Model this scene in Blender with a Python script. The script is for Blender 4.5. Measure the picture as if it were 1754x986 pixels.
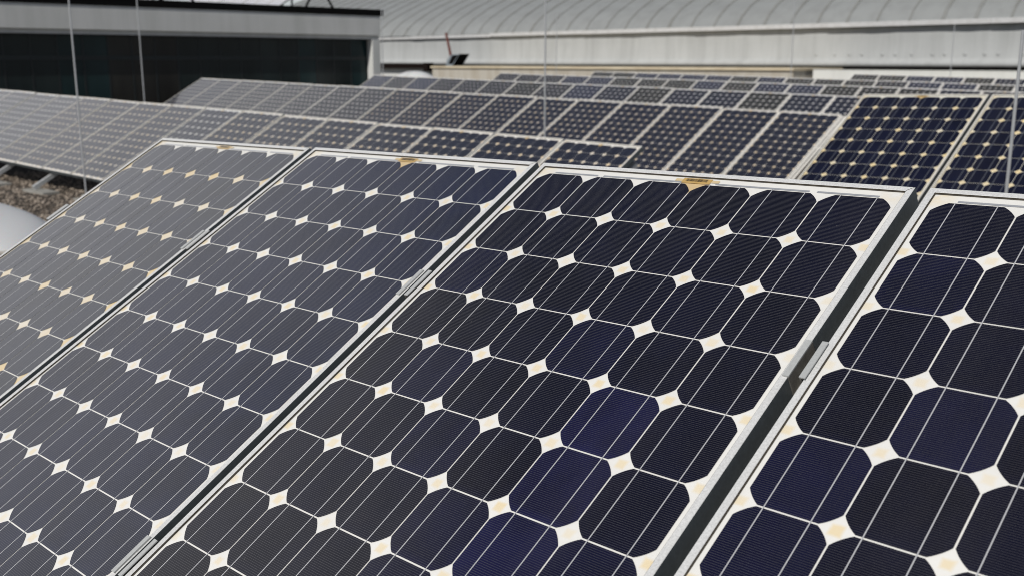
import bpy, bmesh, math, random
from mathutils import Vector, Matrix
random.seed(11)
scene = bpy.context.scene
for o in list(bpy.data.objects): bpy.data.objects.remove(o)

# ---------------------------------------------------------------- camera
cd = bpy.data.cameras.new("camera"); cam = bpy.data.objects.new("camera", cd)
scene.collection.objects.link(cam)
cam.matrix_world = Matrix(((0.72397, -0.14932, 0.67348, 0), (0.68984, 0.15671, -0.7068, 0),
                           (0.0, 0.97629, 0.21646, 1.6), (0, 0, 0, 1)))
cd.sensor_width = 36; cd.lens = 36 * 1759 / 1754; cd.clip_start = 0.02; cd.clip_end = 800
cd.dof.use_dof = True; cd.dof.focus_distance = 1.75; cd.dof.aperture_fstop = 6.4
scene.camera = cam
# ---------------------------------------------------------------- sky and sun
SUN = Vector((0.24, -0.97, 0.0)).normalized(); EL = math.radians(40)
sd = Vector((SUN.x * math.cos(EL), SUN.y * math.cos(EL), math.sin(EL)))
world = bpy.data.worlds.new("World"); scene.world = world; world.use_nodes = True
wn = world.node_tree.nodes; wl = world.node_tree.links
bg = wn['Background']; sky = wn.new('ShaderNodeTexSky'); sky.sky_type = 'NISHITA'
sky.sun_disc = False; sky.sun_elevation = EL; sky.sun_rotation = math.atan2(sd.x, sd.y)
sky.air_density = .8; sky.dust_density = 0.4; sky.ozone_density = 1.0; sky.altitude = 200
tc = wn.new('ShaderNodeTexCoord'); nz = wn.new('ShaderNodeTexNoise')
nz.inputs['Scale'].default_value = 2.6; nz.inputs['Detail'].default_value = 7
rp = wn.new('ShaderNodeValToRGB'); rp.color_ramp.elements[0].position = .30; rp.color_ramp.elements[1].position = .55
mx = wn.new('ShaderNodeMixRGB'); mx.inputs[2].default_value = (14.5, 14.5, 14.8, 1)
def wmath(op, a, b):
    n = wn.new('ShaderNodeMath'); n.operation = op
    for i, v in enumerate((a, b)):
        if isinstance(v, (int, float)): n.inputs[i].default_value = v
        else: wl.new(v, n.inputs[i])
    return n.outputs[0]
def wrange(v, a, b):
    n = wn.new('ShaderNodeMapRange'); n.interpolation_type = 'SMOOTHSTEP'
    n.inputs['From Min'].default_value = a; n.inputs['From Max'].default_value = b; wl.new(v, n.inputs['Value']); return n.outputs[0]
# one unseen bright cloud bank low in the west is shaped for the panels' reflections; broken cloud is added along the horizon for ambient light; the zenith is clear
sx = wn.new('ShaderNodeSeparateXYZ'); wl.new(tc.outputs['Generated'], sx.inputs[0])
dt = wn.new('ShaderNodeVectorMath'); dt.operation = 'DOT_PRODUCT'; dt.inputs[1].default_value = Vector((-.9, -.05, .32)).normalized()
wl.new(tc.outputs['Generated'], dt.inputs[0]); wl.new(tc.outputs['Generated'], nz.inputs['Vector']); wl.new(nz.outputs[0], rp.inputs[0])
wob = wmath('ADD', dt.outputs['Value'], wmath('MULTIPLY', wmath('SUBTRACT', nz.outputs[0], .5), .20))
bank = wrange(wob, .85, 1.0)
low = wmath('MULTIPLY', wmath('MULTIPLY', wrange(sx.outputs[2], .50, .12), rp.outputs[0]), .55)
wl.new(wmath('MAXIMUM', bank, low), mx.inputs[0])
wl.new(sky.outputs[0], mx.inputs[1]); wl.new(mx.outputs[0], bg.inputs[0])
bg.inputs[1].default_value = 0.05
ld = bpy.data.lights.new("sun", 'SUN'); ld.energy = 3.4; ld.angle = math.radians(0.53); ld.color = (1, .965, .91)
lo = bpy.data.objects.new("sun", ld); scene.collection.objects.link(lo)
lo.rotation_euler = sd.to_track_quat('Z', 'Y').to_euler()
scene.view_settings.view_transform = 'Standard'; scene.view_settings.look = 'None'
scene.render.engine = 'CYCLES'; scene.cycles.filter_width = 0.95
scene.view_settings.exposure = 0.0; scene.view_settings.gamma = 1

# ---------------------------------------------------------------- materials
class NT:
    def __init__(s, name):
        s.m = bpy.data.materials.new(name); s.m.use_nodes = True
        s.n = s.m.node_tree.nodes; s.l = s.m.node_tree.links; s.b = s.n['Principled BSDF']
    def node(s, t, **k):
        n = s.n.new(t)
        for a, v in k.items(): setattr(n, a, v)
        return n
    def put(s, sock, v):
        if isinstance(v, (int, float)): sock.default_value = v
        elif isinstance(v, tuple): sock.default_value = v if len(v) == 4 or len(sock.default_value) == 3 else (*v, 1)
        else: s.l.new(v, sock)
    def math(s, op, a, b=0.0, c=0.0, clamp=False):
        n = s.node('ShaderNodeMath', operation=op, use_clamp=clamp)
        s.put(n.inputs[0], a); s.put(n.inputs[1], b); s.put(n.inputs[2], c); return n.outputs[0]
    def mix(s, f, a, b, mode='MIX'):
        n = s.node('ShaderNodeMixRGB', blend_type=mode)
        s.put(n.inputs[0], f); s.put(n.inputs[1], a); s.put(n.inputs[2], b); return n.outputs[0]
    def coord(s, kind='Object', scale=None):
        o = s.node('ShaderNodeTexCoord').outputs[kind]
        if scale:
            mp = s.node('ShaderNodeMapping'); mp.inputs['Scale'].default_value = scale
            s.l.new(o, mp.inputs[0]); o = mp.outputs[0]
        return o
    def noise(s, vec, scale, detail=4, rough=.55):
        n = s.node('ShaderNodeTexNoise'); n.inputs['Scale'].default_value = scale
        n.inputs['Detail'].default_value = detail; n.inputs['Roughness'].default_value = rough
        if vec is not None: s.l.new(vec, n.inputs['Vector'])
        return n.outputs[0]
    def ramp(s, f, lo, hi, a=(0, 0, 0), b=(1, 1, 1)):
        n = s.node('ShaderNodeValToRGB'); e = n.color_ramp.elements
        e[0].position = lo; e[1].position = hi; e[0].color = (*a, 1); e[1].color = (*b, 1)
        s.l.new(f, n.inputs[0]); return n.outputs[0]
    def xyz(s, v):
        n = s.node('ShaderNodeSeparateXYZ'); s.l.new(v, n.inputs[0]); return n.outputs
    def bump(s, h, strength, dist):
        n = s.node('ShaderNodeBump'); n.inputs['Strength'].default_value = strength
        n.inputs['Distance'].default_value = dist; s.l.new(h, n.inputs['Height']); s.l.new(n.outputs[0], s.b.inputs['Normal'])
    def set(s, **k):
        for a, v in k.items(): s.put(s.b.inputs[a.replace('_', ' ')], v)
        return s.m

CP = 0.1275                       # cell pitch
def glassy(t, dust=.25, cr=.09):          # surfaces seen through the module's front glass
    t.set(Coat_Weight=1.0, Coat_Roughness=.05, Coat_IOR=1.42, Sheen_Weight=dust, Sheen_Roughness=.45)
    t.b.inputs['Sheen Tint'].default_value = (.95, .95, 1, 1)

def cell_mat(name, base, edge, fingers=True, dust=.25):
    t = NT(name); c = t.coord(); x, y, z = t.xyz(c)
    big = t.noise(c, 9, 2)
    col = t.mix(t.ramp(big, .35, .7), base, tuple(v * 1.35 for v in base))
    r = t.node('ShaderNodeObjectInfo').outputs['Random']
    col = t.mix(t.math('MULTIPLY', r, .45), col, edge)
    gp = t.node('ShaderNodeNewGeometry').outputs['Position']
    col = t.mix(t.math('MULTIPLY', t.ramp(t.noise(gp, 11, 3), .42, .68), .5), col, edge)
    if fingers:
        # distance to the cell's rim: thin blue-ish antireflective fringe
        ax = t.math('ABSOLUTE', x); ay = t.math('ABSOLUTE', y)
        rim = t.math('MAXIMUM', ax, ay)
        fr = t.math('MULTIPLY', t.math('SUBTRACT', rim, .048), 50, clamp=True)
        col = t.mix(t.math('MULTIPLY', fr, t.ramp(t.noise(c, 5, 1), .4, .7)), col, edge)
        ph = t.math('ABSOLUTE', t.math('SUBTRACT', t.math('FRACT', t.math('DIVIDE', t.math('ADD', y, 1.0), .00335)), .5))
        ln = t.math('MULTIPLY', t.math('SUBTRACT', .066, ph), 45, clamp=True)
        col = t.mix(ln, col, (.095, .093, .100))
    pos = t.node('ShaderNodeNewGeometry').outputs['Position']
    mp = t.node('ShaderNodeMapping'); mp.inputs['Scale'].default_value = (3.2, .5, .5); t.l.new(pos, mp.inputs[0])
    film = t.math('MULTIPLY', t.ramp(t.noise(mp.outputs[0], 2.2, 6, .6), .45, .8), .02)
    spk = t.math('MULTIPLY', t.math('SUBTRACT', t.noise(pos, 260, 1), .80), 9, clamp=True)
    col = t.mix(t.math('MAXIMUM', film, t.math('MULTIPLY', spk, .6)), col, (.42, .40, .37))
    t.set(Base_Color=col, Roughness=.4, Specular_IOR_Level=.08); glassy(t, dust); return t.m
CELL = cell_mat("cell_black", (.0032, .0029, .0065), (.005, .005, .018), dust=.01)
CELL_B = cell_mat("cell_navy", (.005, .0065, .019), (.008, .012, .040), dust=.03)
CELL_A = cell_mat("cell_dusty_sky_sheen", (.014, .015, .020), (.02, .024, .045), dust=.2)  # grey sky reflection put into base colour and sheen, besides dust
CELL_V = cell_mat("cell_violet", (.004, .0035, .016), (.009, .009, .055), dust=.01)
CELL_N = cell_mat("cell_deep_navy", (.004, .004, .012), (.007, .007, .034), dust=.01)
CELL_R = cell_mat("cell_dark_blue", (.005, .005, .012), (.008, .009, .026), fingers=False, dust=.02)

def grid_cell_mat(name, base, tone, dust=.26):
    t = NT(name); c = t.coord(scale=(1 / CP, 1 / CP, 0))
    fl = t.node('ShaderNodeVectorMath', operation='FLOOR'); t.l.new(c, fl.inputs[0])
    wnn = t.node('ShaderNodeTexWhiteNoise', noise_dimensions='3D'); t.l.new(fl.outputs[0], wnn.inputs[0])
    col = t.mix(t.math('MULTIPLY', wnn.outputs[0], .6), base, tone)
    t.set(Base_Color=col, Roughness=.4, Specular_IOR_Level=.08); glassy(t, dust); return t.m
GRID = {'navy': grid_cell_mat("grid_navy", (.007, .008, .017), (.012, .014, .028)),
        'blue': grid_cell_mat("grid_blue", (.012, .015, .034), (.018, .022, .05)),
        'grey': grid_cell_mat("grid_grey", (.017, .016, .020), (.026, .025, .028)),
        'olive': grid_cell_mat("grid_olive", (.017, .016, .013), (.025, .024, .020))}

def back_mat(name, white, stain, size, soft, rimstain, dust=.1, brown=.85):
    t = NT(name); c = t.coord(); x, y, z = t.xyz(c)
    u = t.math('DIVIDE', t.math('ADD', x, 3 * CP), CP); v = t.math('DIVIDE', t.math('SUBTRACT', 1.561, y), CP)
    def near(a): return t.math('ABSOLUTE', t.math('SUBTRACT', t.math('FRACT', t.math('ADD', a, .5)), .5))
    wob = t.math('MULTIPLY', t.math('SUBTRACT', t.noise(c, 26, 2), .5), .06)
    d = t.math('ADD', t.math('MAXIMUM', near(u), near(v)), wob)
    f = t.math('MULTIPLY', t.math('SUBTRACT', size, d), 1 / soft, clamp=True)
    # the top row of lattice points carries no square; the corners carry a wide soft one
    vin = t.math('MULTIPLY', t.math('SUBTRACT', v, .4), 8, clamp=True)
    f = t.math('MULTIPLY', t.math('MULTIPLY', f, vin), t.math('ADD', .35, t.math('MULTIPLY', t.ramp(t.noise(t.node('ShaderNodeNewGeometry').outputs['Position'], 4.5, 3), .35, .6), .65)))
    cu = t.math('ABSOLUTE', t.math('SUBTRACT', u, 3.0))
    corner = t.math('MULTIPLY', t.math('MULTIPLY', t.math('SUBTRACT', cu, 2.72), 4, clamp=True),
                    t.math('MULTIPLY', t.math('SUBTRACT', .12, v), 8, clamp=True))
    corner = t.math('MULTIPLY', corner, t.ramp(t.noise(c, 30, 3), .35, .6))
    f = t.math('MAXIMUM', f, t.math('MULTIPLY', corner, .75))
    # browned patch around the type label in the top middle
    lb = t.math('ADD', t.math('ABSOLUTE', t.math('SUBTRACT', u, 2.98)), t.math('MULTIPLY', t.math('ABSOLUTE', t.math('SUBTRACT', v, .03)), 1.2))
    lf = t.math('MULTIPLY', t.math('SUBTRACT', .30, t.math('ADD', lb, wob)), 9, clamp=True)
    dirt = t.ramp(t.noise(c, 7, 5), .3, .75, tuple(w * .93 for w in white), white)
    col = t.mix(t.math('MULTIPLY', f, .9), dirt, stain)
    if rimstain: 
        rim = t.math('MULTIPLY', t.math('SUBTRACT', cu, 2.98), 12, clamp=True)
        col = t.mix(t.math('MULTIPLY', rim, rimstain), col, stain)
    col = t.mix(t.math('MULTIPLY', lf, brown), col, (.62, .43, .17))
    t.set(Base_Color=col, Roughness=.5); glassy(t, dust); return t.m
BACK_C = back_mat("backsheet_white", (.83, .815, .77), (.81, .67, .42), .078, .040, .0)
BACK_A = back_mat("backsheet_cream", (.80, .78, .72), (.72, .54, .26), .16, .03, .45, brown=.1)
BACK_F = back_mat("backsheet_far_yellow", (.84, .80, .73), (.82, .62, .36), .15, .05, .2)
BACK_W = back_mat("backsheet_far_white", (.84, .83, .80), (.82, .77, .68), .15, .05, .2)
BACK_R = back_mat("backsheet_yellow", (.72, .69, .60), (.80, .62, .31), .15, .04, .5)

def metal(name, col, rough, metallic, speck=0.0, sc=500):
    t = NT(name); c = t.coord()
    n = t.noise(c, sc, 3, .7)
    cc = t.mix(t.ramp(n, .32, .68), tuple(v * (1 - speck) for v in col), col)
    st = t.ramp(t.noise(c, 14, 4), .45, .75)
    cc = t.mix(t.math('MULTIPLY', st, .18), cc, tuple(v * .6 for v in col))
    t.set(Base_Color=cc, Roughness=rough, Metallic=metallic); return t.m
ALU = metal("frame_aluminium", (.74, .74, .73), .6, .08, .28, 330)
ALU_FAR = metal("frame_weathered", (.74, .71, .65), .6, .0, .12, 60)
SIDE_SHADE = metal("frame_side_shade", (.13, .15, .16), .5, .25, .2, 90)  # shade of the narrow gaps painted into the frame's side colour
CLAMP = metal("clamp_steel", (.54, .55, .54), .5, .2, .15, 300)
GALV = metal("galvanised_steel", (.52, .53, .53), .5, .2, .15, 60)
WEB = metal("clamp_web_shade", (.20, .19, .17), .6, .2, .3, 120)  # clamp steel coloured darker for the shade down in the gap
ROD = metal("rod_aluminium", (.50, .51, .52), .45, .45, .1, 40)
tb = NT("busbar"); tb.set(Base_Color=(.58, .58, .59), Roughness=.35, Metallic=.2); glassy(tb, .1); BUS = tb.m
tb = NT("busbar_far"); tb.set(Base_Color=(.11, .12, .14), Roughness=.35, Metallic=.1); glassy(tb, .1); BUSF = tb.m
tb = NT("ribbon"); tb.set(Base_Color=(.52, .53, .55), Roughness=.35, Metallic=.4); glassy(tb, .1); RIB = tb.m
tb = NT("gasket"); tb.set(Base_Color=(.055, .045, .032), Roughness=.8); GASK = tb.m
tb = NT("label_paper"); tb.set(Base_Color=(.55, .36, .12), Roughness=.5); glassy(tb, .1); LAB = tb.m
tb = NT("label_pale"); tb.set(Base_Color=(.66, .52, .30), Roughness=.5); glassy(tb, .1); LABP = tb.m
tb = NT("label_ink"); tb.set(Base_Color=(.05, .035, .015), Roughness=.5); glassy(tb, .1); INK = tb.m

def streaky(name, col, dark, amt, sx=1.2, sz=.12, rough=.8):
    t = NT(name); c = t.coord(scale=(sx, sx, sz)); f = t.ramp(t.noise(c, 2.2, 5, .6), .42, .72)
    c2 = t.coord(); f2 = t.ramp(t.noise(c2, .7, 4), .35, .7)
    cc = t.mix(t.math('MULTIPLY', f, amt), col, dark); cc = t.mix(t.math('MULTIPLY', f2, amt * .5), cc, dark)
    t.set(Base_Color=cc, Roughness=rough); return t.m
WALL = streaky("painted_sheet_wall", (.425, .435, .43), (.27, .275, .27), .45)
FASCIA = streaky("fascia_panel", (.66, .66, .64), (.46, .47, .44), .5)
PARAPET = streaky("parapet_white", (.72, .72, .68), (.5, .5, .46), .3)
TAN = streaky("tan_roof_felt", (.68, .60, .44), (.36, .26, .15), .6, .5, 3)
ROOFM = streaky("zinc_roof", (.29, .30, .295), (.225, .23, .225), .7, .8, .5, .5)
SEAM = streaky("seam_dark", (.235, .24, .232), (.18, .18, .165), .7, .8, .5)
GUT = streaky("gutter_sheet", (.56, .56, .56), (.34, .33, .31), .4, 2, 2)
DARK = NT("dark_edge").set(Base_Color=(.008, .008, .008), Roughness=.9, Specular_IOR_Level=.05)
BAR = NT("dark_brown_beam").set(Base_Color=(.010, .006, .005), Roughness=.9, Specular_IOR_Level=.1)
RUST = NT("rusty_pipe").set(Base_Color=(.13, .045, .035), Roughness=.8)
GREYB = NT("blue_grey_sheet").set(Base_Color=(.30, .34, .37), Roughness=.5, Metallic=.3)
DOME = NT("opal_dome"); DOME.set(Base_Color=(.68, .68, .67), Roughness=.45, Subsurface_Weight=.1); DOME = DOME.m
CURB = streaky("dome_curb", (.50, .47, .41), (.30, .24, .16), .5)
CONC = streaky("concrete", (.34, .33, .30), (.2, .19, .16), .6, 4, 4)
def glass_mat(name, base):
    t = NT(name); c = t.coord(scale=(1, 1, .25))
    t.set(Base_Color=t.mix(t.ramp(t.noise(c, .9, 3), .35, .7), base, tuple(v * 2.2 for v in base)), Roughness=.22, Specular_IOR_Level=.22); return t.m
PANE1 = glass_mat("pane_green_black", (.009, .0135, .0135)); PANE2 = glass_mat("pane_brown_black", (.014, .0135, .012))
PANE3 = glass_mat("pane_teal", (.007, .017, .018))
MULL = NT("mullion").set(Base_Color=(.012, .016, .016), Roughness=.5)
BAND = NT("interior_rail").set(Base_Color=(.022, .028, .027), Roughness=.6)

def gravel_ground():
    t = NT("gravel"); c = t.coord()
    vo = t.node('ShaderNodeTexVoronoi'); vo.inputs['Scale'].default_value = 28; t.l.new(c, vo.inputs['Vector'])
    r, g, b = t.xyz(vo.outputs['Color'])
    col = t.ramp(r, .1, .95, (.05, .038, .028), (.22, .18, .14))
    col = t.mix(t.ramp(t.noise(c, 1.7, 4), .4, .7), col, (.09, .065, .04))
    gap = t.ramp(vo.outputs['Distance'], .3, .75, (1, 1, 1), (.15, .14, .12))
    col = t.mix(1.0, col, gap, 'MULTIPLY')
    t.bump(t.math('SUBTRACT', 1.0, vo.outputs['Distance']), 1.0, .02)
    t.set(Base_Color=col, Roughness=.85); return t.m
GRAVEL = gravel_ground()
def stone_mat():
    t = NT("pebbles"); c = t.coord('Object')
    vo = t.node('ShaderNodeTexVoronoi'); vo.inputs['Scale'].default_value = 22; t.l.new(c, vo.inputs['Vector'])
    r, g, b = t.xyz(vo.outputs['Color'])
    t.set(Base_Color=t.ramp(r, 0, 1, (.07, .050, .035), (.42, .35, .28)), Roughness=.6); return t.m
STONE = stone_mat()

# ---------------------------------------------------------------- builders
class MB:
    def __init__(s): s.v = []; s.f = []; s.m = []
    def quad(s, pts, mi=0):
        b = len(s.v); s.v += [Vector(p) for p in pts]; s.f.append(tuple(range(b, b + len(pts)))); s.m.append(mi)
    def box(s, lo, hi, mi=0, M=None):
        P = [Vector((x, y, z)) for z in (lo[2], hi[2]) for y in (lo[1], hi[1]) for x in (lo[0], hi[0])]
        if M: P = [M @ p for p in P]
        b = len(s.v); s.v += P
        for q in ((0, 2, 3, 1), (4, 5, 7, 6), (0, 1, 5, 4), (2, 6, 7, 3), (0, 4, 6, 2), (1, 3, 7, 5)):
            s.f.append(tuple(b + i for i in q)); s.m.append(mi)
    def bar(s, p0, p1, w, h, up=(0, 0, 1), mi=0):
        p0 = Vector(p0); p1 = Vector(p1); d = (p1 - p0); L = d.length; d.normalize()
        a = Vector(up).cross(d); a.normalize(); n = d.cross(a)
        M = Matrix(((d.x, a.x, n.x, p0.x), (d.y, a.y, n.y, p0.y), (d.z, a.z, n.z, p0.z), (0, 0, 0, 1)))
        s.box((0, -w / 2, -h / 2), (L, w / 2, h / 2), mi, M)
    def tube(s, p0, p1, r0, r1=None, n=12, mi=0):
        r1 = r0 if r1 is None else r1
        p0 = Vector(p0); p1 = Vector(p1); d = (p1 - p0).normalized()
        a = d.orthogonal().normalized(); c = d.cross(a); b = len(s.v)
        for p, r in ((p0, r0), (p1, r1)):
            for i in range(n):
                t = 2 * math.pi * i / n; s.v.append(p + a * (r * math.cos(t)) + c * (r * math.sin(t)))
        for i in range(n):
            j = (i + 1) % n; s.f.append((b + i, b + j, b + n + j, b + n + i)); s.m.append(mi)
        s.f.append(tuple(b + i for i in reversed(range(n)))); s.m.append(mi)
        s.f.append(tuple(b + n + i for i in range(n))); s.m.append(mi)
    def mesh(s, name, mats):
        me = bpy.data.meshes.new(name); me.from_pydata(s.v, [], s.f)
        for m in (mats if isinstance(mats, (list, tuple)) else [mats]): me.materials.append(m)
        for p, i in zip(me.polygons, s.m): p.material_index = i
        me.update(); return me
COL = scene.collection.objects
def obj(name, me, parent=None, M=None):
    o = bpy.data.objects.new(name, me); COL.link(o)
    if parent: o.parent = parent
    if M is not None: o.matrix_local = M
    return o
def tag(o, label=None, cat=None, group=None, kind=None):
    if label: o["label"] = label
    if cat: o["category"] = cat
    if group: o["group"] = group
    if kind: o["kind"] = kind
    return o
def thing(name, label, cat, M=None, group=None):
    o = obj(name, None); o.empty_display_size = .2
    if M is not None: o.matrix_world = M
    return tag(o, label, cat, group)

# ---------------------------------------------------------------- ground
g = MB(); g.quad([(-260, -200, 0), (200, -200, 0), (200, 260, 0), (-260, 260, 0)])
tag(obj("gravel_ground", g.mesh("gravel_ground", GRAVEL)), kind="structure")

# ---------------------------------------------------------------- module geometry (local: x along the row, y up the slope, z out of the glass)
MW, MH, MD = .801, 1.592, .042
TOPM = .031
def frame_mesh(name, mats):
    prof = [(0, 0, 1), (0, MD - .0007, 1), (.0007, MD, 0), (.0103, MD, 0), (.011, MD - .0007, 0), (.011, MD - .0024, 2), (.0125, MD - .0026, 2)]
    m = MB(); n = len(prof)
    cs = [(-MW / 2, 0, 1, 1), (MW / 2, 0, -1, 1), (MW / 2, MH, -1, -1), (-MW / 2, MH, 1, -1)]
    for (x, y, sx, sy) in cs:
        for (ins, z, _) in prof: m.v.append(Vector((x + sx * ins, y + sy * ins, z)))
    for c in range(4):
        d = (c + 1) % 4
        for i in range(n - 1):
            m.f.append((c * n + i, d * n + i, d * n + i + 1, c * n + i + 1))
            k = prof[i][2] if i == 0 else (prof[i + 1][2] if i >= 4 else 0)
            m.m.append(k)
    # closed back sheet under the frame, and thin dark mitre joints at the corners
    for (x, y, sx, sy) in cs:
        e = .0004; z = MD + .0002
        m.quad([(x + sx * .0004 + e, y + sy * .0004 - e, z), (x + sx * .011 + e, y + sy * .011 - e, z), (x + sx * .011 - e, y + sy * .011 + e, z), (x + sx * .0004 - e, y + sy * .0004 + e, z)], 2)
    return m.mesh(name, mats)
ZC = MD - .0040
def back_mesh(name, mat):
    m = MB(); m.box((-MW / 2 + .010, .010, ZC - .004), (MW / 2 - .010, MH - .010, ZC)); return m.mesh(name, mat)
def cell_outline(cx, cy, z):
    pts = []; h = .0625; R = .0748
    a0 = math.asin(math.sqrt(R * R - h * h) / R)       # angle at which the flat side meets the arc
    for q in range(4):
        s = a0; e = math.pi / 2 - a0
        for i in range(6):
            t = q * math.pi / 2 + s + (e - s) * i / 5
            pts.append((cx + R * math.cos(t), cy + R * math.sin(t), z))
    return pts
def busbars(m, cx, cy, z, mi, w=.0016, L=CP):
    for k in (-1, 1):
        x = cx + k * .0315
        m.quad([(x - w / 2, cy - L / 2, z), (x + w / 2, cy - L / 2, z), (x + w / 2, cy + L / 2, z), (x - w / 2, cy + L / 2, z)], mi)
def cellpos(c, r): return ((c + .5 - 3) * CP, MH - TOPM - (r + .5) * CP)
def single_cell(mat, far=False):
    m = MB(); m.quad(cell_outline(0, 0, 0)); busbars(m, 0, 0, .0006 if far else .0003, 1, .0042 if far else .0016); return m.mesh("solar_cell", [mat, BUSR if far else BUS])
def grid_mesh(mat, rows=12):
    m = MB()
    for r in range(rows):
        for c in range(6):
            x, y = cellpos(c, r); m.quad(cell_outline(x, y, ZC + .0008)); busbars(m, x, y, ZC + .0012, 1, .0022)
    return m.mesh("cell_grid", [mat, BUSF])
tb = NT('busbar_mid'); tb.set(Base_Color=(.10, .105, .12), Roughness=.35); glassy(tb, .1); BUSR = tb.m
FR = frame_mesh("frame", [ALU, SIDE_SHADE, GASK]); FRF = frame_mesh("frame_far", [ALU_FAR, SIDE_SHADE, GASK])
FRR = frame_mesh("frame_mid", [metal("frame_mid", (.72, .69, .62), .5, .05, .2, 200), SIDE_SHADE, GASK])
BK = {k: back_mesh("backsheet", v) for k, v in dict(C=BACK_C, A=BACK_A, F=BACK_F, W=BACK_W, R=BACK_R).items()}
GRID['pale'] = grid_cell_mat('grid_sky_sheen', (.60, .60, .65), (.68, .68, .71), .3)  # sky reflection on the rooftop array, painted into the cell colour
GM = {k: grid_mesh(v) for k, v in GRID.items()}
CM = {k: single_cell(v, k == 'R') for k, v in dict(C=CELL, B=CELL_B, A=CELL_A, V=CELL_V, N=CELL_N, R=CELL_R).items()}
def ribbon_mesh():
    m = MB(); z = ZC + .0006
    for a, b in ((.27, 1.16), (1.27, 2.79), (3.32, 4.79), (4.9, 5.76)):
        x0 = (a - 3) * CP; x1 = (b - 3) * CP; y = MH - TOPM + .0012
        m.quad([(x0, y, z), (x1, y, z), (x1, y + .0048, z), (x0, y + .0048, z)])
    return m.mesh("connector_ribbon", RIB)
def label_mesh(ink=True):
    m = MB(); z = ZC + .0011; y = MH - TOPM
    def q(a, b, v0, v1, zz, mi): m.quad([((a - 3) * CP, y - v1 * CP, zz), ((b - 3) * CP, y - v1 * CP, zz), ((b - 3) * CP, y - v0 * CP, zz), ((a - 3) * CP, y - v0 * CP, zz)], mi)
    q(2.61, 3.36, -.105, -.045, z, 1); q(2.74, 3.23, -.125, -.005, z + .0004, 0)
    if ink:
        rnd = random.Random(3); a = 2.80
        while a < 3.16:
            w = rnd.choice((.005, .007, .011)); q(a, a + w, -.108, -.045, z + .0008, 2); a += w + rnd.choice((.005, .008, .01))
    return m.mesh("barcode_label", [LAB, LABP, INK])
RIBM = ribbon_mesh(); LABM = label_mesh()

C0 = 1.6
ROWS = {
 '1': ((-1.4484, 1.6132, 1.3675), (0.99984, 0.0, 0.01782), (0.00894, -0.86508, -0.50156)),
 'R': ((-3.0774, 6.6122, 1.3604), (0.99978, 0.00223, 0.02084), (0.01232, -0.86703, -0.49811)),
 '2': ((-5.7374, 6.6774, 0.923), (0.99986, 0.00715, -0.01536), (-0.0013, -0.87165, -0.49013)),
 '3': ((-6.5087, 11.7028, 0.9618), (0.99984, -0.00386, -0.01735), (-0.01186, -0.87214, -0.48912)),
 '4': ((-20.4852, 16.5349, 1.2159), (0.99984, -0.00386, -0.01735), (-0.01186, -0.87214, -0.48912)),
 '5': ((-20.5173, 21.0789, 1.2274), (0.99984, -0.00386, -0.01735), (-0.01186, -0.87214, -0.48912)),
 '6': ((-20.3629, 25.0576, 1.2421), (0.99984, -0.00386, -0.01735), (-0.01186, -0.87214, -0.48912)),
 '7': ((-14.2137, 29.7594, 1.1736), (0.99984, -0.00386, -0.01735), (-0.01186, -0.87214, -0.48912)),
 'a': ((-33.50, 19.26, 3.79), (1, 0, 0), (0, -0.866, -0.5)),
 'b': ((-35.0, 16.2, 3.82), (1, 0, 0), (0, -0.866, -0.5)),
}
def row_matrix(key, u0=0.0, v0=0.0):
    """frame of a module whose first cell corner sits at (u0, v0) cell pitches; origin at the module's lower edge centre, back side"""
    o, u, v = (Vector(a) for a in ROWS[key])
    X = u.normalized(); Y = (-v - (-v).dot(X) * X).normalized(); Z = X.cross(Y)
    p = o + u * ((u0 + 3) * CP) + v * (v0 * CP)           # top middle of the cell field
    p = p - Y * (MH - TOPM) - Z * ZC
    return Matrix(((X.x, Y.x, Z.x, p.x), (X.y, Y.y, Z.y, p.y), (X.z, Y.z, Z.z, p.z), (0, 0, 0, 1)))
def near_panel(key, u0, v0, cells, back, frame, label, group, violet=(), navy=(), ribbon=True, lab=True):
    t = thing("solar_panel", label, "solar panel", row_matrix(key, u0, v0), group)
    obj("frame", frame, t); obj("backsheet", BK[back], t)
    if ribbon: obj("connector_ribbon", RIBM, t)
    if lab: obj("barcode_label", LABM, t)
    for r in range(12):
        for c in range(6):
            x, y = cellpos(c, r); k = 'V' if (c, r) in violet else 'N' if (c, r) in navy else cells
            s = obj("solar_cell", CM[k], t, Matrix.Translation((x, y, ZC + .0008)))
            if k == 'V': s["label"] = "cell with a blue-violet tint among black ones"
    return t
rt = random.Random(21)
def far_panel(key, i, tint, back, label, group, frame=FRF):
    M = row_matrix(key, i * 6.45) @ Matrix.Rotation(math.radians(rt.uniform(-.22, .22)), 4, "X") @ Matrix.Rotation(math.radians(rt.uniform(-.2, .2)), 4, "Y") @ Matrix.Translation((0, rt.uniform(-.002, .002), 0))
    t = thing("solar_panel", label, "solar panel", M, group)
    obj("frame", frame, t); obj("backsheet", BK[back], t); obj("cell_grid", GM[tint], t)
    return t
ORD = "first second third fourth fifth sixth seventh eighth ninth tenth eleventh twelfth thirteenth fourteenth fifteenth sixteenth seventeenth eighteenth nineteenth twentieth".split()

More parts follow.
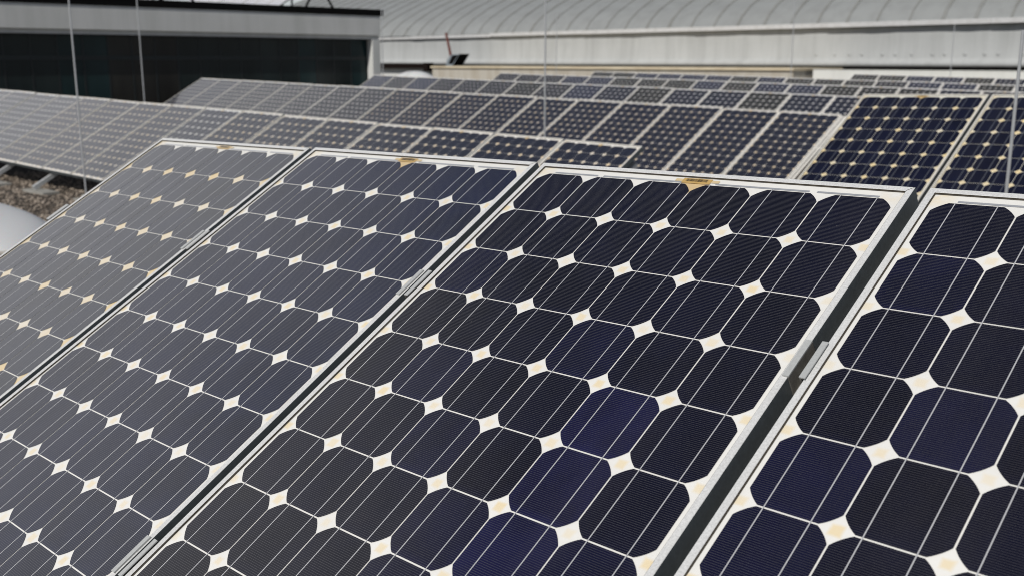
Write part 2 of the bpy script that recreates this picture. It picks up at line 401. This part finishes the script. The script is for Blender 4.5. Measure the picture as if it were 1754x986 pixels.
G1 = "solar panels of the front row"
near_panel('1', -12.888, .024, 'A', 'A', FR, "large front panel at the row's left end, grey sheen and yellowed gaps, beside the gravel", G1)
near_panel('1', -6.442, -.007, 'B', 'C', FR, "large navy front panel between the greyish end panel and the black panel", G1)
near_panel('1', 0, 0, 'C', 'C', FR, "large black front panel, third from the left, with barcode and violet-tinted cells", G1, violet={(4, 5), (4, 4), (4, 6)}, navy={(1, 4), (3, 7), (3, 6), (0, 2), (5, 6), (3, 3), (2, 5)})
near_panel('1', 6.469, -.010, 'C', 'C', FR, "front panel cut by the photo's right edge, right of the widest gap", G1, navy={(0, 4), (0, 5), (0, 6), (1, 6), (0, 1), (1, 3)})
GR = "two separate solar panels behind the front row at the right"
near_panel('R', 0, 0, 'R', 'R', FRR, "dark blue panel with yellow cell gaps and free left edge, right of the long rows", GR, ribbon=False)
near_panel('R', 6.45, 0, 'R', 'R', FRR, "dark blue panel behind the tall rod at the photo's right edge", GR, ribbon=False)

rr = random.Random(5)
G2 = "solar panels of the second row"
for k in range(19):                       # k counts from the right end
    i = -k; white = k in (7,) or k >= 12
    lab = ("rightmost panel of the second row, with a free right edge" if k == 0 else
           f"{ORD[k]} panel from the right end of the second row" + (", with noticeably whiter cell gaps" if k == 7 else ""))
    far_panel('2', i, 'navy', 'W' if white else 'F', lab, G2)
G3 = "solar panels of the third row"
for k in range(18):
    tint = 'grey' if 9 < k < 16 else 'navy'
    lab = ("rightmost panel of the third row, next to the separate dark blue panel" if k == 0 else
           "leftmost panel of the third row, in front of the dark glazing" if k == 17 else
           f"{ORD[k]} panel from the right end of the third row")
    far_panel('3', -k, tint, 'F' if k < 10 else 'W', lab, G3)
def back_row(key, n, name, tints, total_left):
    grp = f"solar panels of the {name} row"
    for k in range(n):
        t = tints[k % len(tints)]
        lab = (f"leftmost panel of the {name} row, {total_left}" if k == 0 else
               f"{ORD[k]} panel from the left end of the {name} row")
        far_panel(key, k, t, 'W', lab, grp)
back_row('4', 18, "fourth", "blue grey blue grey grey grey olive grey blue navy olive navy navy olive navy navy navy navy".split(), "in front of the corner of the glazed building")
back_row('5', 18, "fifth", "grey grey grey blue blue olive olive olive blue olive blue blue olive olive olive navy grey grey".split(), "behind the fourth row")
back_row('6', 18, "sixth", "olive olive blue blue blue blue olive blue olive olive olive grey blue blue olive navy navy grey".split(), "in front of the tan ledge")
back_row('7', 10, "last", "olive olive blue blue olive navy olive grey olive olive".split(), "in front of the white parapet")

# ---------------------------------------------------------------- racks
def rack(key, u_from, u_to, step, label, foot=True, clamps=(), endclamp=None, gz=0.0, rail_v=(3.0, 8.6), start=None, covers=()):
    o, u, v = (Vector(a) for a in ROWS[key]); Z = -(u.cross(v)).normalized()
    def P(uu, vv, z): return o + u * (uu * CP) + v * (vv * CP) + Z * z
    t = thing("mounting_rack", label, "mounting rack", Matrix.Translation((P((u_from + u_to) / 2, 6, 0).x, P(0, 6, 0).y, gz)), "racks under the solar panel rows")
    inv = t.matrix_world.inverted()
    def add(nm, m, mat, par=t):
        for i in range(len(m.v)): m.v[i] = inv @ m.v[i]
        return obj(nm, m.mesh(nm, mat), par)
    for rv in rail_v:
        m = MB(); m.bar(P(u_from - .1, rv, -ZC - .022), P(u_to + .1, rv, -ZC - .022), .04, .040, Z); add("rail", m, GALV)
    uu = start if start is not None else u_from + 1.5
    while uu < u_to:
        top = P(uu, .6, -ZC - .070)
        L = (top.z - .05 - gz) / -(v.z * CP); end = P(uu, .6 + L, -ZC - .070)
        m = MB(); m.bar(top, end, .05, .05, Z); add("sloping_beam", m, GALV)
        m = MB(); a = P(uu, 1.4, -ZC - .1); m.bar(a, (a.x, a.y, gz), .05, .05, (0, 1, 0)); add("rear_leg", m, GALV)
        m = MB(); b = P(uu, 8, -ZC - .1); m.bar((a.x, a.y, gz + .12), b, .03, .03, (0, 0, 1)); add("brace", m, GALV)
        if foot:
            m = MB(); m.box((end.x - .2, end.y - .06, gz - .02), (end.x + .42, end.y + .14, gz + .03)); add("footing", m, CONC)
        uu += step * 6.45
    for cu in covers:
        m = MB(); m.bar(P(cu, -.1, -.008), P(cu, 12.1, -.008), .030, .004, Z); add("cover_strip", m, ALU_FAR)
    for (cu, cv, kind) in clamps:
        c = P(cu, cv, 0); X = u.normalized(); Y = (-v).normalized()
        M = Matrix(((X.x, Y.x, Z.x, c.x), (X.y, Y.y, Z.y, c.y), (X.z, Y.z, Z.z, c.z), (0, 0, 0, 1)))
        m = MB(); l = .0375; zt = MD - ZC
        if kind == 'mid':
            m.box((-.0185, -l, zt + .0006), (-.0085, l, zt + .0030), 0, M)
            m.box((-.0107, -l, zt - .034), (-.0085, l, zt + .0006), 1, M)
            m.box((-.0085, -l, zt - .034), (.0075, l, zt - .0318), 1, M)
            m.box((.0075, -l, zt - .034), (.0100, l, zt + .0035), 1, M)
            m.box((.0075, -l, zt + .0035), (.0165, l, zt + .0055), 0, M)
            m.tube(M @ Vector((-.001, 0, zt - .033)), M @ Vector((-.001, 0, zt - .025)), .006, n=6)
        else:
            m.box((-.004, -l, zt + .0006), (.010, l, zt + .0030), 0, M)
            m.box((-.0065, -l, zt - .04), (-.004, l, zt + .0030), 0, M)
        add("clamp", m, [CLAMP, WEB])
    return t
gapAB, gapBC, gapCD = -6.715, -.257, 6.228
rack('1', -13.14, 12.9, 1.63, "steel rack with clamps carrying the large front panels",
     clamps=[(g_, v_, 'mid') for g_ in (gapAB, gapBC, gapCD) for v_ in (3.02, 8.48)] + [(-13.13, 2.98, 'end')], start=-11.5)
rack('R', -.15, 12.7, 1.63, "rack under the two separate dark blue panels")
rack('2', -18 * 6.45 - .2, 6.1, 1.63, "rack with sloping beams under the second row, standing on gravel", start=-.5 - 8.84 * 6.45 + .3 - 5 * 1.63 * 6.45, covers=[-.225 - 6.45 * i for i in range(18)])
rack('3', -17 * 6.45 - .2, 6.1, 1.63, "rack under the third row of panels", covers=[-.225 - 6.45 * i for i in range(17)] + [6.27, 6.62])
for k, n, nm in (('4', 18, 'fourth'), ('5', 18, 'fifth'), ('6', 18, 'sixth'), ('7', 10, 'last')):
    rack(k, -.2, n * 6.45 - .3, 2.0, f"rack under the {nm} row of panels", covers=[6.225 + 6.45 * i for i in range(n - 1)])

# ---------------------------------------------------------------- gravel stones in the open patch
st = MB(); rs = random.Random(2)
ico = bmesh.new(); bmesh.ops.create_icosphere(ico, subdivisions=1, radius=1)
iv = [v.co.copy() for v in ico.verts]; fi = [[v.index for v in f.verts] for f in ico.faces]; ico.free()
for _ in range(9000):
    x = rs.uniform(-15.5, -8.0); y = rs.uniform(3.2, 7.2); r = rs.uniform(.008, .022) * rs.choice((1, 1, 1, 1.5))
    R = Matrix.Rotation(rs.uniform(0, 6.28), 3, 'Z'); s = Vector((r, r * rs.uniform(.6, 1), r * rs.uniform(.45, .8)))
    b = len(st.v)
    for c in iv: st.v.append(R @ Vector((c.x * s.x, c.y * s.y, c.z * s.z)) + Vector((x, y, r * .3)))
    for f in fi: st.f.append(tuple(b + i for i in f)); st.m.append(0)
tag(obj("gravel_stones", st.mesh("gravel_stones", STONE)), "loose brown and grey roof gravel left of the front row", "gravel", kind="stuff")

# ---------------------------------------------------------------- rooflight domes
def dome(loc, rx, ry, h, label, curb=.22):
    t = thing("rooflight_dome", label, "rooflight", Matrix.Translation((loc[0], loc[1], 0)), "opal rooflight domes")
    m = MB(); n, k = 48, 12
    for j in range(k):
        a = math.pi / 2 * j / k
        for i in range(n):
            b = 2 * math.pi * i / n
            m.v.append(Vector((rx * math.cos(a) * math.cos(b), ry * math.cos(a) * math.sin(b), loc[2] + h * math.sin(a))))
    m.v.append(Vector((0, 0, loc[2] + h)))
    for j in range(k - 1):
        for i in range(n):
            i2 = (i + 1) % n; m.f.append((j * n + i, j * n + i2, (j + 1) * n + i2, (j + 1) * n + i)); m.m.append(0)
    for i in range(n): m.f.append(((k - 1) * n + i, (k - 1) * n + (i + 1) % n, k * n)); m.m.append(0)
    me = m.mesh("dome_shell", DOME)
    for p in me.polygons: p.use_smooth = True
    obj("dome_shell", me, t)
    c = MB(); c.tube((0, 0, 0), (0, 0, loc[2] - .003), 1.0, 1.0, 48)
    for i, v in enumerate(c.v): c.v[i] = Vector((v.x * (rx + .04), v.y * (ry + .04), v.z))
    obj("curb", c.mesh("curb", CURB), t)
    c = MB(); c.tube((0, 0, loc[2] - .012), (0, 0, loc[2] + .012), 1, 1, 48)
    for i, v in enumerate(c.v): c.v[i] = Vector((v.x * (rx + .02), v.y * (ry + .02), v.z))
    obj("rim", c.mesh("rim", ALU_FAR), t)
    return t
dome((-10.4, 2.95, .17), 2.3, .86, .19, "large opal rooflight dome on the gravel at the left edge")
dome((-22.95, 20.0, .75), .85, .7, .54, "white rooflight dome peeking over the fourth row beside the tan ledge")

# ---------------------------------------------------------------- lightning rods
def rod(x, y, z1, r, label, lean=(0, 0), base=True):
    t = thing("lightning_rod", label, "lightning rod", Matrix.Translation((x, y, 0)), "lightning rods between the rows")
    m = MB(); m.tube((0, 0, .05), (lean[0] * z1 * .5, lean[1] * z1 * .5, z1 * .5), r, r * .9); m.tube((lean[0] * z1 * .5, lean[1] * z1 * .5, z1 * .5), (lean[0] * z1, lean[1] * z1, z1), r * .9, r * .75)
    obj("rod", m.mesh("rod", ROD), t)
    m = MB(); m.tube((0, 0, 0), (0, 0, .07), .07, .05, 20); obj("base_weight", m.mesh("base_weight", CONC), t)
rod(-11.80, 5.20, 3.6, .0105, "thick lightning rod at the left, rising from the gravel behind the front row", (.0, 0))
rod(-18.08, 9.2, 4.4, .0115, "lightning rod in front of the dark glazing, behind the second row")
rod(-8.05, 9.0, 4.4, .0105, "lightning rod near the photo's middle, behind the second row")
rod(-22.54, 18.5, 3.02, .014, "pale lightning rod beside the end pillar of the glazed building")
rod(-14.8, 27.0, 4.6, .013, "faint lightning rod before the light wall, left of the white parapet")
rod(-19.70, 22.5, 2.87, .011, "faint short lightning rod just right of the middle rod")
rod(-1.48, 4.6, 1.72, .0085, "lightning rod at the photo's right edge before the dark blue panels")
rod(-11.86, 31.0, 2.6, .013, "faint white lightning rod in front of the white parapet")

# ---------------------------------------------------------------- glazed building on the left (facade in the plane x = -25)
lb = thing("glazed_building", "low flat-roofed building with grey fascia over dark glazing at the left", "building", Matrix.Translation((-25, 11, 0)))
def lbo(nm, m, mat, par=lb):
    for i in range(len(m.v)): m.v[i] = m.v[i] - Vector((25 * -1, 11, 0))
    return obj(nm, m.mesh(nm, mat), par)
Y0, Y1 = -3.0, 20.22
m = MB(); m.box((-25.0, Y0, 2.31), (-24.72, Y1, 2.871)); 
m.box((-25.0, Y0, 2.20), (-24.80, Y1, 2.307)); lbo("fascia", m, FASCIA)
m = MB(); m.box((-40, Y0, 2.72), (-25.303, Y1, 2.95)); lbo("roof", m, CONC)
m = MB(); m.box((-25.3, Y0 - .1, 2.875), (-24.70, Y1 + .12, 3.06)); lbo("roof_edge_trim", m, DARK)
m = MB(); m.box((-25.0, 19.93, 0), (-24.74, Y1 - .003, 2.197)); lbo("end_pillar", m, FASCIA)
m = MB(); m.box((-40, Y1 - .2, 0), (-25.003, Y1 - .01, 2.716)); lbo("end_wall", m, FASCIA)
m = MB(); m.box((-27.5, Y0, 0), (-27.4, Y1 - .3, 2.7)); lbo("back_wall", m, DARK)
rg = random.Random(8); y = Y0
while y < 19.90:
    w = .62; y2 = min(y + w, 19.92)
    mt = PANE3 if (10.6 < y < 11.4 or 19.0 < y < 19.9 or 17.3 < y < 17.8) else (PANE2 if 11.4 < y < 13.2 else PANE1)
    m = MB(); m.box((-25.06, y + .02, .02), (-25.03, y2 - .02, 2.19)); f = lbo("window_pane", m, mt)
    m = MB(); m.box((-25.08, y2 - .02, 0), (-25.022, y2 + .02, 2.195)); lbo("mullion", m, MULL)
    y = y2
    if y2 >= 19.92: break
m = MB(); m.box((-25.028, Y0, 1.60), (-25.012, 19.92, 1.70)); lbo("glazing_rail", m, BAND)

# rooftop array on it, seen at a grazing angle, with dark trestles
GA = "solar panels on the roof of the glazed building"
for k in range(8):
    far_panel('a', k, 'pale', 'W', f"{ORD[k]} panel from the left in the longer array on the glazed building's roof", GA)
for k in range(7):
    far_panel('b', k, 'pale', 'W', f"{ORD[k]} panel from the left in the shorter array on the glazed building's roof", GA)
for key, n, nm in (('a', 8, 'longer'), ('b', 7, 'shorter')):
    rack(key, -.2, n * 6.45 - .2, 1.0, f"rack under the {nm} array on the glazed building's roof", gz=2.95, foot=False, start=.4)
def trestle(x, y, label):
    t = thing("trestle", label, "trestle", Matrix.Translation((x, y, 2.95)), "dark trestles on the glazed building's roof")
    m = MB(); m.bar((0, -.6, 0), (0, 0, .9), .05, .05); obj("leg", m.mesh("leg", DARK), t)
    m = MB(); m.bar((0, .6, 0), (0, 0, .9), .05, .05); obj("leg", m.mesh("leg", DARK), t)
    m = MB(); m.bar((0, -.7, .03), (0, .7, .03), .05, .05); obj("foot_bar", m.mesh("foot_bar", DARK), t)
trestle(-25.9, 14.3, "dark triangular trestle on the roof edge, left of the pale array")
trestle(-25.9, 18.9, "dark triangular trestle on the roof edge, right of the pale array")

# ---------------------------------------------------------------- vaulted hall on the right (wall in the plane y = 38)
hb = thing("vaulted_hall", "long hall with pale wall and grey vaulted seamed metal roof behind the rows", "building", Matrix.Translation((-30, 38, 0)))
def hbo(nm, m, mat, par=hb, smooth=False):
    for i in range(len(m.v)): m.v[i] = m.v[i] - Vector((-30, 38, 0))
    me = m.mesh(nm, mat)
    if smooth:
        for p in me.polygons: p.use_smooth = True
    return obj(nm, me, par)
XA, XB = -62.0, 6.0
def gz_(x): return 2.80 + (x + 47) * .0043           # the gutter climbs slightly to the right
# wall as a sheet with a soft swelling foot
m = MB(); nx = 136
for i in range(nx + 1):
    x = XA + (XB - XA) * i / nx; zt = gz_(x)
    dent = .02 * math.sin(x * 1.7) + .015 * math.sin(x * 3.9)
    for (yy, zz) in ((38.00, zt), (38.0 + dent, zt - .5), (38.0, 1.66), (37.97, 1.60), (37.86, 1.52), (37.84, 1.42), (37.92, 1.34), (38.2, 1.335)): m.v.append(Vector((x, yy, zz)))
for i in range(nx):
    for j in range(7): m.f.append((i * 8 + j, i * 8 + j + 1, (i + 1) * 8 + j + 1, (i + 1) * 8 + j)); m.m.append(0)
hbo("wall", m, WALL, smooth=True)
m = MB()
for i in range(40):
    x = XB - 1.5 - i * .62 - .1 * math.sin(i * 2.3); m.tube((x, 37.998, 1.80), (x, 37.975, 1.80), .085, .02, 16)
r_ = hbo("fixing_cover", m, WALL); r_["kind"] = "stuff"
m = MB(); m.box((XA, 38.1, 0), (XB, 38.4, 1.33)); hbo("base_wall", m, BAR)  # dark colour paints the shadow line below the wall's foot
prof = [(37.80, .06), (38.1, .42), (38.7, .85), (39.8, 1.4), (41.5, 2.1), (44, 3.0), (48, 4.2), (53, 5.4), (60, 6.6)]
m = MB(); N = len(prof); xs = [XA, XB]
for x in xs:
    for (yy, zz) in prof: m.v.append(Vector((x, yy, gz_(x) + zz)))
for j in range(N - 1): m.f.append((j, N + j, N + j + 1, j + 1)); m.m.append(0)
rf = hbo("roof", m, ROOFM, smooth=True)
x = XA + .3; rq = random.Random(4)
while x < XB:
    m = MB(); w = rq.choice((.08, .11, .14))
    for j in range(N - 1):
        p0 = Vector((x, prof[j][0], gz_(x) + prof[j][1] + .01)); p1 = Vector((x, prof[j + 1][0], gz_(x) + prof[j + 1][1] + .01))
        m.bar(p0, p1, w, .035, (0, -1, 1))
    hbo("roof_seam", m, SEAM, rf); x += 1.17 + rq.uniform(-.06, .06)
x = XA
while x < XB:
    x2 = min(x + 6.1, XB); m = MB(); dz = rq.uniform(-.012, .012)
    ya = 37.92 - .0045 * (x + 47); a = Vector((x + .01, ya, gz_(x) - .02 + dz)); b = Vector((x2 - .01, ya, gz_(x2) - .02 + dz))
    m.bar(a, b, .15, .17, (0, 0, 1)); hbo("gutter", m, GUT); x = x2
# ledges and beams along its foot: separate things
m = MB(); m.box((-37.7, 34.0, 0), (-18.55, 37.70, 1.22)); 
tag(obj("tan_ledge", m.mesh("tan_ledge", CURB)), "long tan felt-covered ledge between the rows and the pale hall wall", "ledge")
led = bpy.data.objects["tan_ledge"]
m = MB(); m.box((-37.75, 33.92, 1.223), (-18.50, 37.72, 1.31)); obj("felt_cover", m.mesh("felt_cover", TAN), led)
m = MB(); m.box((-18.3, 35.0, 0), (6.0, 35.3, 1.235)); pw = obj("white_parapet", m.mesh("white_parapet", PARAPET)); tag(pw, "white parapet strip under the pale wall, right of the tan ledge", "parapet")
m = MB()
for i in range(9): m.box((-18.3 + i * 2.9, 34.985, 1.239), (-18.3 + i * 2.9 + 2.87, 35.32, 1.262))
obj("coping", m.mesh("coping", PARAPET), pw)
m = MB(); m.box((-43.5, 34.0, 1.19), (-38.0, 34.25, 1.43)); m.box((-38.25, 33.9, 1.05), (-37.95, 34.3, 1.46))
dbm = obj("dark_beam", m.mesh("dark_beam", BAR)); tag(dbm, "dark brown beam beside the glazed building's pillar, below the pale wall", "beam")
m = MB(); m.box((-43.5, 34.3, 0), (-37.9, 34.5, 1.185)); tag(obj("grey_upstand", m.mesh("grey_upstand", FASCIA)), "short grey wall under the dark beam behind the fourth row", "low wall")
# inclined rusty pipe with a cowl
t = thing("vent_pipe", "leaning rusty vent pipe with grey open cowl on the tan ledge", "vent pipe", Matrix.Translation((-38.9, 36.4, 1.31)))
m = MB(); m.tube((-.0, 0, .30), (-.50, .1, 1.62), .075, .06); obj("pipe", m.mesh("pipe", RUST), t)
m = MB()
A = [(-.05, -.35, 0), (.42, -.35, 0), (.95, -.35, .58), (.35, -.35, .55), (.02, -.35, .3)]
B = [(p[0], .35, p[2]) for p in A]
m.quad(A[::-1]); m.quad(B)
for i in range(5):
    if i != 1: m.quad([A[i], B[i], B[(i + 1) % 5], A[(i + 1) % 5]])
obj("cowl", m.mesh("cowl", GREYB), t)
m = MB(); m.quad([(.12, -.355, .10), (.42, -.355, .08), (.88, -.355, .52), (.42, -.355, .52)]); m.quad([(.40, -.34, .03), (.40, .34, .03), (.90, .34, .56), (.90, -.34, .56)])
obj("cowl_opening_shade", m.mesh("cowl_opening_shade", DARK), t)  # dark sheets painted in place of the shade inside the cowl
